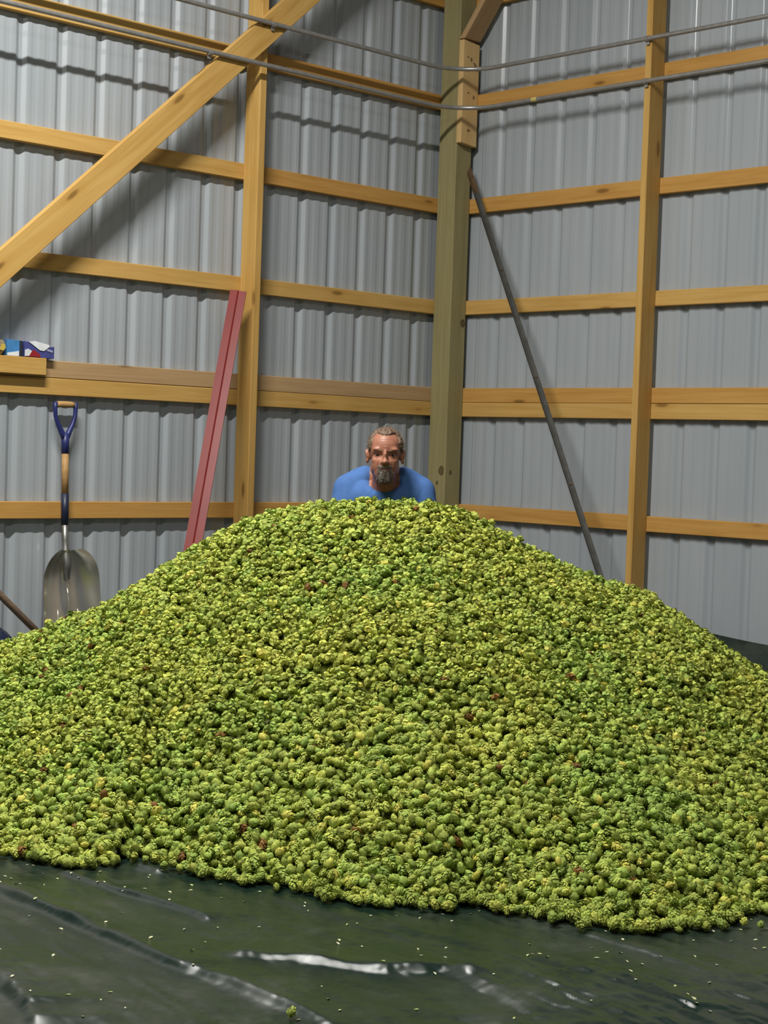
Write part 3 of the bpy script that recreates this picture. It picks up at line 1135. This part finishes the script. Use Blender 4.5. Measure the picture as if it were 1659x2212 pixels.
def build_tarp():
    us = np.unique(np.round(np.r_[np.arange(-4.6, -1.2, 0.08), np.arange(-1.2, 1.2, 0.0055), np.arange(1.2, 4.6, 0.08)], 4))
    vv2 = np.unique(np.round(np.r_[np.arange(1.2, 3.0, 0.06), np.arange(3.0, 4.6, 0.0055), np.arange(4.6, 11.2, 0.06)], 4))
    GU, GV = np.meshgrid(us, vv2)
    Zt = tarp_z(GU, GV)
    P = np.array(CAM) * np.array((1, 1, 0)) + GU[..., None] * RHn + GV[..., None] * FHn
    X, Y = P[..., 0], P[..., 1]
    # the sheet turns up the walls where it runs out of floor
    ex = np.maximum(X + 0.30, 0)
    yy = np.minimum(Y, -0.05)
    topx = np.interp(yy, [-6, -3.2, -2.36, -2.15, -1.95, -1.6, 0], [0.15, 0.17, 0.210, 0.228, 0.244, 0.21, 0.13])
    Zt = Zt + np.minimum(ex * 1.6, topx)
    X = np.minimum(X, -0.195 - 0.06 * np.clip(1 - ex * 1.6 / topx, 0, 1) * (ex > 0))
    Y = np.minimum(Y, -0.285)
    q = np.stack([X, Y, Zt], -1)
    org = np.array(uv2w(0, 3.5, 0))
    idx = np.arange(GU.size).reshape(GU.shape)
    a, b_, c_, d_ = idx[:-1, :-1], idx[:-1, 1:], idx[1:, 1:], idx[1:, :-1]
    F = np.stack([a, b_, c_, d_], -1).reshape(-1, 4)
    VV = (q.reshape(-1, 3) - org)
    # leave out quads squashed flat beyond the walls
    A = VV[F]
    area = np.linalg.norm(np.cross(A[:, 2] - A[:, 0], A[:, 3] - A[:, 1]), axis=1)
    F = F[area > 1e-6]
    me = bpy.data.meshes.new('tarp')
    me.vertices.add(len(VV))
    me.vertices.foreach_set('co', VV.astype(np.float32).ravel())
    me.loops.add(F.size)
    me.loops.foreach_set('vertex_index', F.astype(np.int32).ravel())
    me.polygons.add(len(F))
    me.polygons.foreach_set('loop_start', np.arange(0, F.size, 4, dtype=np.int32))
    me.update(calc_edges=True)
    me.shade_smooth()
    me.materials.append(M['tarp'])
    o = bpy.data.objects.new('tarp', me)
    COL.objects.link(o)
    o.location = org
    tag(o, 'dark green wrinkled plastic tarp spread under the hop mound', 'tarp')


build_tarp()

# folded blue tarp against the left wall
def blue_bundle():
    v, f = [], []
    L, S = 26, 12
    for i in range(L):
        x = -2.965 - 0.95 * i / (L - 1)
        ry = 0.085 + 0.018 * math.sin(i * 0.9)
        rz = 0.080 + 0.016 * math.sin(i * 1.35 + 1) - 0.03 * max(0, 4 - i) / 4
        for k in range(S):
            a = 2 * math.pi * k / S
            wob = 1 + 0.10 * math.sin(3 * a + i * 0.8)
            v.append((x + 3.2, math.cos(a) * ry * wob, rz * 1.0 + math.sin(a) * rz * wob))
    for i in range(L - 1):
        for k in range(S):
            a, b_ = i * S + k, i * S + (k + 1) % S
            f.append((a, a + S, b_ + S, b_))
    f.append(tuple(range(S)))
    f.append(tuple(reversed(range((L - 1) * S, L * S))))
    o = mesh_obj('folded_tarp', v, f, M['tarp_blue'], None, True)
    o.location = (-3.2, -0.150, 0.010)
    tag(o, 'folded dark blue tarp along the foot of the left wall', 'tarp')


blue_bundle()

# ------------------------------------------------------------------ loose petals and stray cones on the tarp
def petal_mesh(seed):
    r = random.Random(seed)
    v = [(0, 0, 0), (0.30, 0.24, 0.10), (0.30, -0.24, 0.10), (0.65, 0.20, 0.14), (0.65, -0.20, 0.14), (1.0, 0, 0.05), (0.45, 0.0, 0.03)]
    v = [(x - 0.5, y * r.uniform(0.8, 1.3), z * r.uniform(0.3, 0.8)) for x, y, z in v]
    f = [(0, 6, 1), (0, 2, 6), (1, 6, 3), (2, 4, 6), (3, 6, 5), (4, 5, 6)]
    me = bpy.data.meshes.new('hop_petal')
    me.from_pydata(v, [], f)
    me.materials.append(M['petal'])
    me.update()
    return me


PET = [petal_mesh(s) for s in range(5)]
cnt = 0
pu, pv = [], []
while cnt < 125:
    u_, v_ = random.uniform(-1.0, 1.0), random.uniform(3.15, 4.45)
    vf = float(np.interp(u_, FRONT[:, 0], FRONT[:, 1]))
    if v_ > vf - 0.015 or abs(u_) > v_ * 0.24:
        continue
    if random.random() > 0.16 + 0.9 * math.exp(-(vf - v_) / 0.22):
        continue
    pu.append(u_)
    pv.append(v_)
    cnt += 1
pz = tarp_z(np.array(pu), np.array(pv))
for i in range(cnt):
    o = bpy.data.objects.new('hop_petal', PET[i % 5])
    COL.objects.link(o)
    s = random.uniform(0.0075, 0.0135)
    o.scale = (s, s, s)
    o.rotation_euler = (random.uniform(-.25, .25), random.uniform(-.25, .25), random.uniform(0, 6.28))
    o.location = uv2w(pu[i], pv[i], float(pz[i]) + 0.0012)
    tag(o, 'tiny pale petal shed from a hop cone, lying on the dark tarp', 'petal', 'loose hop petals on the tarp')

for (u_, v_, ln, lab) in ((0.890, 4.000, 0.026, 'left of two hop cones lying apart at the right front of the mound'),
                          (0.926, 3.985, 0.022, 'right of two hop cones lying apart at the right front of the mound'),
                          (-0.146, 3.243, 0.026, 'single hop cone far out on the tarp at the bottom of the view')):
    zt = float(tarp_z(np.array([u_]), np.array([v_]))[0])
    stray(u_, v_, ln, lab, (0.8, 0.3, 0.45), zt + ln * 0.60)

# ------------------------------------------------------------------ the man kneeling behind the mound
def ramp_skin():
    m, nt, b = new_mat('skin')
    v0, v = objcoord(nt, False)
    n = noise(nt, v, 45, 3)
    c = ramp(nt, n, [(0.3, (0.34, 0.132, 0.078)), (0.7, (0.42, 0.180, 0.110))])
    nt.links.new(c, b.inputs['Base Color'])
    b.inputs['Roughness'].default_value = 0.45
    b.inputs['Subsurface Weight'].default_value = 0.0
    bump(nt, noise(nt, v, 160, 3), b, 0.15, 0.002)
    return m


M['skin'] = ramp_skin()
M['shirt'] = plain('blue_cotton', (0.075, 0.165, 0.40), 0.85, 0, 0.10, 25, 0.12, 0.15)
M['jeans'] = plain('denim', (0.03, 0.045, 0.09), 0.9, 0, 0.2, 40, 0.2, 0.2)


def hair_mat(name, a, b_, sc):
    m, nt, b = new_mat(name)
    v0, v = objcoord(nt, False)
    n = noise(nt, mapping(nt, v, (1, 1, 0.35)), sc, 4, 0.65)
    nt.links.new(ramp(nt, n, [(0.3, a), (0.68, b_)]), b.inputs['Base Color'])
    b.inputs['Roughness'].default_value = 0.7
    bump(nt, n, b, 0.8, 0.004)
    return m


M['hair'] = hair_mat('greying_hair', (0.10, 0.058, 0.036), (0.27, 0.185, 0.125), 95)
M['beard'] = hair_mat('grey_beard', (0.075, 0.048, 0.035), (0.24, 0.19, 0.16), 110)
M['beard_white'] = hair_mat('white_beard', (0.22, 0.19, 0.17), (0.42, 0.38, 0.35), 110)
M['eye_white_shaded'] = plain('eye_white_shaded', (0.30, 0.24, 0.21), 0.3)  # sclera colour darkened to stand in for shade under the brow
M['iris'] = plain('iris', (0.03, 0.02, 0.015), 0.15)
M['sole'] = plain('boot', (0.06, 0.045, 0.03), 0.7)


def add_blob(bm, c, r, rot=None):
    mat = Matrix.Translation(Vector(c))
    if rot:
        mat = mat @ Matrix.Rotation(rot[0], 4, 'X') @ Matrix.Rotation(rot[1], 4, 'Y') @ Matrix.Rotation(rot[2], 4, 'Z')
    if not hasattr(r, '__len__'):
        r = (r, r, r)
    bmesh.ops.create_icosphere(bm, subdivisions=3, radius=1, matrix=mat @ Matrix.Diagonal((*r, 1)))


def add_limb(bm, pts, rad, seg=14):
    v, f = tube_mesh(pts, rad, seg)
    vv = [bm.verts.new(q) for q in v]
    for q in f:
        bm.faces.new([vv[i] for i in q])
    for p, r in zip(pts, rad):
        add_blob(bm, p, r)


def person():
    H = Vector((0, 0, 1.092))      # between the eyes, inside the skull
    bm = bmesh.new()
    h = lambda x, y, z: (H.x + x, H.y + y, H.z + z)
    # head: face looks towards -Y
    add_blob(bm, h(0, 0.022, 0.026), (0.0725, 0.093, 0.084))
    add_blob(bm, h(0, -0.012, 0.032), (0.066, 0.070, 0.070))
    add_blob(bm, h(0, -0.020, -0.040), (0.060, 0.066, 0.066))
    add_blob(bm, h(0, -0.030, -0.072), (0.046, 0.055, 0.046))
    add_blob(bm, h(0, -0.055, -0.094), (0.027, 0.026, 0.024))
    for s in (-1, 1):
        add_blob(bm, h(s * 0.036, -0.047, -0.024), (0.021, 0.019, 0.018))
        add_blob(bm, h(s * 0.047, 0.00, -0.056), (0.015, 0.038, 0.030))
        add_blob(bm, h(s * 0.030, -0.066, 0.024), (0.026, 0.014, 0.009))
        # ears
        add_blob(bm, h(s * 0.0765, 0.020, -0.004), (0.008, 0.019, 0.029), (0, s * 0.22, 0))
        add_blob(bm, h(s * 0.075, 0.014, -0.026), (0.008, 0.011, 0.013))
    add_blob(bm, h(0, -0.083, -0.006), (0.0095, 0.016, 0.028), (0.38, 0, 0))
    add_blob(bm, h(0, -0.099, -0.029), (0.0135, 0.018, 0.0125))
    for s in (-1, 1):
        add_blob(bm, h(s * 0.011, -0.088, -0.032), (0.0075, 0.012, 0.007))
    add_blob(bm, h(0, -0.074, -0.052), (0.026, 0.014, 0.010))
    add_blob(bm, h(0, -0.072, -0.068), (0.022, 0.014, 0.008))
    # neck, leaning forward from the shoulders
    add_limb(bm, [Vector(h(0, 0.035, -0.06)), Vector(h(0, 0.075, -0.12)), Vector(h(0, 0.12, -0.17))], [0.051, 0.053, 0.064])
    # torso
    chest = Vector((0, 0.20, 0.86))
    add_blob(bm, chest, (0.165, 0.105, 0.16), (0.55, 0, 0))
    add_blob(bm, (0, 0.135, 0.895), (0.185, 0.085, 0.095), (0.25, 0, 0))
    add_blob(bm, (0, 0.17, 0.960), (0.150, 0.075, 0.060), (0.3, 0, 0))
    for s in (-1, 1):
        add_limb(bm, [Vector((s * 0.045, 0.145, 0.992)), Vector((s * 0.100, 0.160, 0.972)), Vector((s * 0.150, 0.150, 0.935))], [0.050, 0.050, 0.060])
        add_limb(bm, [Vector((s * 0.152, 0.145, 0.920)), Vector((s * 0.180, 0.115, 0.80)), Vector((s * 0.195, 0.08, 0.665))], [0.060, 0.050, 0.042])
        add_limb(bm, [Vector((s * 0.195, 0.08, 0.665)), Vector((s * 0.170, 0.00, 0.56)), Vector((s * 0.135, -0.035, 0.47))], [0.042, 0.038, 0.028])
        # hand resting on the thigh: palm, four fingers, thumb
        palm = Vector((s * 0.128, -0.045, 0.425))
        add_blob(bm, palm, (0.040, 0.016, 0.046), (0.35, 0, 0))
        for k, ln in enumerate((0.062, 0.072, 0.068, 0.052)):
            b0 = palm + Vector((s * (-0.028 + 0.0185 * k), 0.002, -0.040))
            add_limb(bm, [b0, b0 + Vector((0, 0.004, -ln * 0.5)), b0 + Vector((0, 0.018, -ln * 0.95))], [0.0085, 0.008, 0.007], 8)
        t0 = palm + Vector((-s * 0.036, -0.002, -0.005))
        add_limb(bm, [t0, t0 + Vector((-s * 0.020, 0.0, -0.022)), t0 + Vector((-s * 0.026, 0.008, -0.045))], [0.011, 0.010, 0.008], 8)
        # legs: knees down, feet behind
        add_limb(bm, [Vector((s * 0.095, 0.36, 0.52)), Vector((s * 0.115, 0.22, 0.32)), Vector((s * 0.125, 0.10, 0.088))], [0.105, 0.085, 0.064])
        add_limb(bm, [Vector((s * 0.125, 0.10, 0.086)), Vector((s * 0.12, 0.30, 0.083)), Vector((s * 0.115, 0.52, 0.06))], [0.062, 0.062, 0.042])
        add_limb(bm, [Vector((s * 0.115, 0.52, 0.06)), Vector((s * 0.115, 0.58, 0.055)), Vector((s * 0.115, 0.62, 0.035))], [0.042, 0.040, 0.032])
    add_limb(bm, [Vector((0, 0.24, 0.80)), Vector((0, 0.32, 0.66)), Vector((0, 0.36, 0.53))], [0.135, 0.130, 0.138])
    me = bpy.data.meshes.new('person')
    bm.to_mesh(me)
    bm.free()
    tmp = bpy.data.objects.new('tmp', me)
    COL.objects.link(tmp)
    md = tmp.modifiers.new('r', 'REMESH')
    md.mode = 'VOXEL'
    md.voxel_size = 0.0042
    sm = tmp.modifiers.new('s', 'SMOOTH')
    sm.factor = 0.5
    sm.iterations = 5
    dg = bpy.context.evaluated_depsgraph_get()
    out_me = bpy.data.meshes.new_from_object(tmp.evaluated_get(dg))
    bpy.data.objects.remove(tmp)
    nv = len(out_me.vertices)
    co = np.empty(nv * 3, np.float32)
    out_me.vertices.foreach_get('co', co)
    co = co.reshape(-1, 3).astype(float)
    L = co - np.array(H)
    x, y, z = L.T
    front = np.clip((-y - 0.015) / 0.03, 0, 1)

    def gs(cx, cz, sx, sz):
        return np.exp(-((x - cx) / sx) ** 2 - ((z - cz) / sz) ** 2) * front
    dy = 0 * x
    for s in (-1, 1):
        dy += 0.0090 * gs(s * 0.031, -0.001, 0.016, 0.0062)        # eye sockets
        dy -= 0.0015 * gs(s * 0.030, 0.019, 0.022, 0.006)         # brows
        dy -= 0.0016 * gs(s * 0.036, -0.026, 0.016, 0.011)        # cheeks lifted by a grin
        dy += 0.0028 * gs(s * 0.029, -0.046, 0.005, 0.012)        # folds beside the nose
        dy += 0.0025 * gs(s * 0.031, -0.012, 0.015, 0.003)        # bags under the eyes
        dy += 0.004 * gs(s * 0.058, 0.03, 0.012, 0.02)            # temples
    dy += 0.0035 * gs(0, 0.012, 0.010, 0.006)
    dy += 0.0050 * gs(0, -0.0595, 0.024, 0.0026)                  # mouth line
    for zz in (0.042, 0.052, 0.062):
        dy += 0.0016 * gs(0, zz + 0.0, 0.036, 0.0020)             # forehead creases
    co[:, 1] += dy
    out_me.vertices.foreach_set('co', co.astype(np.float32).ravel())
    out_me.update()
    out_me.materials.clear()
    out_me.materials.append(M['skin'])
    out_me.shade_smooth()
    body = bpy.data.objects.new('person', out_me)
    COL.objects.link(body)
    # region copies for hair and clothes
    nor = np.empty(nv * 3, np.float32)
    out_me.vertices.foreach_get('normal', nor)
    nor = nor.reshape(-1, 3)
    polys = [tuple(p.vertices) for p in out_me.polygons]
    L = co - np.array(H)
    x, y, z = L.T
    X, Y, Zw = co.T

    def shell(name, mask, off, mat, smooth=True, strands=None, relax=0):
        idx = np.where(mask)[0]
        mp = -np.ones(nv, int)
        mp[idx] = np.arange(idx.size)
        fs_ = [tuple(mp[i] for i in q) for q in polys if all(mask[i] for i in q)]
        # soft rims: the shell sinks into the body at its border
        o_ = off if hasattr(off, '__len__') else np.full(nv, off)
        cntf = np.zeros(nv)
        tot = np.zeros(nv)
        for q in polys:
            ok = all(mask[i] for i in q)
            for i in q:
                tot[i] += 1
                cntf[i] += ok
        rim = (cntf < tot) & mask
        o2 = np.where(rim, np.minimum(o_, 0.0008), o_)
        v = co[idx] + nor[idx] * o2[idx][:, None]
        if strands:
            # short strands standing off the surface
            v, fs_ = [tuple(q) for q in v], list(fs_)
            pick = rng.choice(idx[~rim[idx]], strands[0])
            for i in pick:
                ln = strands[1] * rng.uniform(0.5, 1.3)
                d_ = nor[i] * 0.55 + np.array(strands[2]) + rng.normal(0, 0.35, 3)
                d_ = d_ / np.linalg.norm(d_) * ln
                sd = np.cross(d_, rng.normal(size=3))
                sd = sd / np.linalg.norm(sd) * 0.0011
                p0 = co[i] + nor[i] * o2[i] * 0.6 + rng.normal(0, 0.0012, 3)
                b0 = len(v)
                v += [tuple(p0 - sd), tuple(p0 + sd), tuple(p0 + d_)]
                fs_.append((b0, b0 + 1, b0 + 2))
        ob = mesh_obj(name, v, fs_, mat, body, smooth)
        if relax:
            b3 = bmesh.new()
            b3.from_mesh(ob.data)
            inner = [q for q in b3.verts if not q.is_boundary]
            for _ in range(relax):
                bmesh.ops.smooth_vert(b3, verts=inner, factor=0.5, use_axis_x=True, use_axis_y=True, use_axis_z=True)
            b3.to_mesh(ob.data)
            b3.free()
        return ob
    nn = vnoise(x * 260 + 40, z * 260 + y * 200)
    head = z > -0.135
    arc = np.abs(x)
    # hairline: high in front with receding temples, down to the ears at the sides
    ear = (arc > 0.071) & (np.abs(y - 0.02) < 0.028) & (z < 0.028) & (z > -0.045)
    line = np.where(y < -0.012, 0.080 + 0.010 * np.clip((arc - 0.012) / 0.03, 0, 1) - 0.085 * np.clip((arc - 0.046) / 0.020, 0, 1), 0.010)
    line = np.where(y > 0.045, -0.035, line)
    hm = head & (z > line + 0.006 * nn) & ~ear & (y > -0.085)
    hoff = 0.0045 + 0.004 * np.clip(z / 0.1, 0, 1) + 0.005 * nn
    hoff = hoff + 0.006 * np.clip((x + 0.0) / 0.05, 0, 1) * np.clip((z - 0.09) / 0.03, 0, 1)
    hair = shell('hair', hm, hoff, M['hair'], strands=(2600, 0.013, (0.25, 0.25, 0.45)))
    hair['label'] = 'short greying brown hair, thin at the temples'
    gx = 0.033 - 0.010 * np.clip((-0.085 - z) / 0.035, 0, 1) + 0.010 * nn
    bmk = head & (y < -0.035) & (z < -0.042) & (z > -0.122) & (arc < gx)
    bmk &= ~((arc < 0.019) & (np.abs(z + 0.0600) < 0.0030)) & ~((z > -0.047) & (arc < 0.010))
    beard = shell('beard', bmk, 0.0035 + 0.003 * nn, M['beard'], strands=(700, 0.009, (0, -0.1, -0.9)))
    beard['label'] = 'short grey moustache and goatee'
    cm = bmk & (z < -0.068) & (z > -0.112) & (arc < 0.024) & (arc > 0.004)
    wp = shell('beard_white_patch', cm, 0.0050 + 0.003 * nn, M['beard_white'], strands=(250, 0.008, (0, -0.1, -0.9)))
    for s in (-1, 1):
        e = bpy.data.meshes.new('eye')
        b2 = bmesh.new()
        bmesh.ops.create_uvsphere(b2, u_segments=16, v_segments=10, radius=0.0118, matrix=Matrix.Rotation(math.pi / 2, 4, 'X'))
        for fc in b2.faces:
            fc.smooth = True
            fc.material_index = 1 if fc.calc_center_median().y < -0.0098 else 0
        b2.to_mesh(e)
        b2.free()
        e.materials.append(M['eye_white_shaded'])
        e.materials.append(M['iris'])
        eo = bpy.data.objects.new('eye', e)
        COL.objects.link(eo)
        eo.parent = body
        eo.location = H + Vector((s * 0.031, -0.0490, -0.002))
        # brow and lids
        bz = [Vector((s * (0.014 + 0.008 * k), -0.082 + 0.0030 * k * k * 0.6, 0.0160 + 0.0016 * math.sin(k * 0.8))) + H for k in range(5)]
        tube('eyebrow', bz, [0.0014, 0.0024, 0.0026, 0.0022, 0.0012], M['beard'], body, 8)
    # shirt
    sleeve = (np.abs(X) > 0.150) & (Zw < 0.74)
    forearm = Zw < 0.74
    arm_zone = (np.abs(X) > 0.150) & (Y < 0.19)
    neck_open = (-0.5 * (Y - 0.075) + 0.86 * (Zw - 0.957) > 0) & (np.abs(X) < 0.062)
    headpart = (Y < 0.075) & (Zw > 0.962) & (np.abs(X) < 0.095)
    sm_ = (Zw < 1.06) & (Zw > 0.55) & ~neck_open & ~headpart
    sm_ &= ~(arm_zone & (Zw < 0.73))
    hands = (Zw < 0.72) & ((np.abs(X) > 0.09) & (Y < 0.12))
    sm_ &= ~hands
    shirt = shell('shirt', sm_, 0.015 + 0.006 * vnoise(X * 18 + 4, Zw * 14 + Y * 9), M['shirt'], relax=40)
    shirt['label'] = 'plain blue short-sleeved shirt'
    jm = (Zw < 0.60) & ~hands & ~((Y < 0.03) & (Zw > 0.2)) & ~(Y > 0.53)
    jm &= ~((np.abs(X) > 0.13) & (Zw > 0.45) & (Y < 0.16))
    shell('jeans', jm, 0.006, M['jeans'])
    shell('boots', (Y > 0.50) & (Zw < 0.14), 0.008, M['sole'])
    # place: facing the camera side of the barn
    ang = math.atan2(FH.y, FH.x) - math.pi / 2
    p = uv2w(-0.003, 7.22, 0.006)
    body.matrix_world = Matrix.Translation(p) @ Matrix.Rotation(ang, 4, 'Z')
    tag(body, 'man in a blue shirt kneeling behind the hop mound, grinning over its top', 'person')


person()
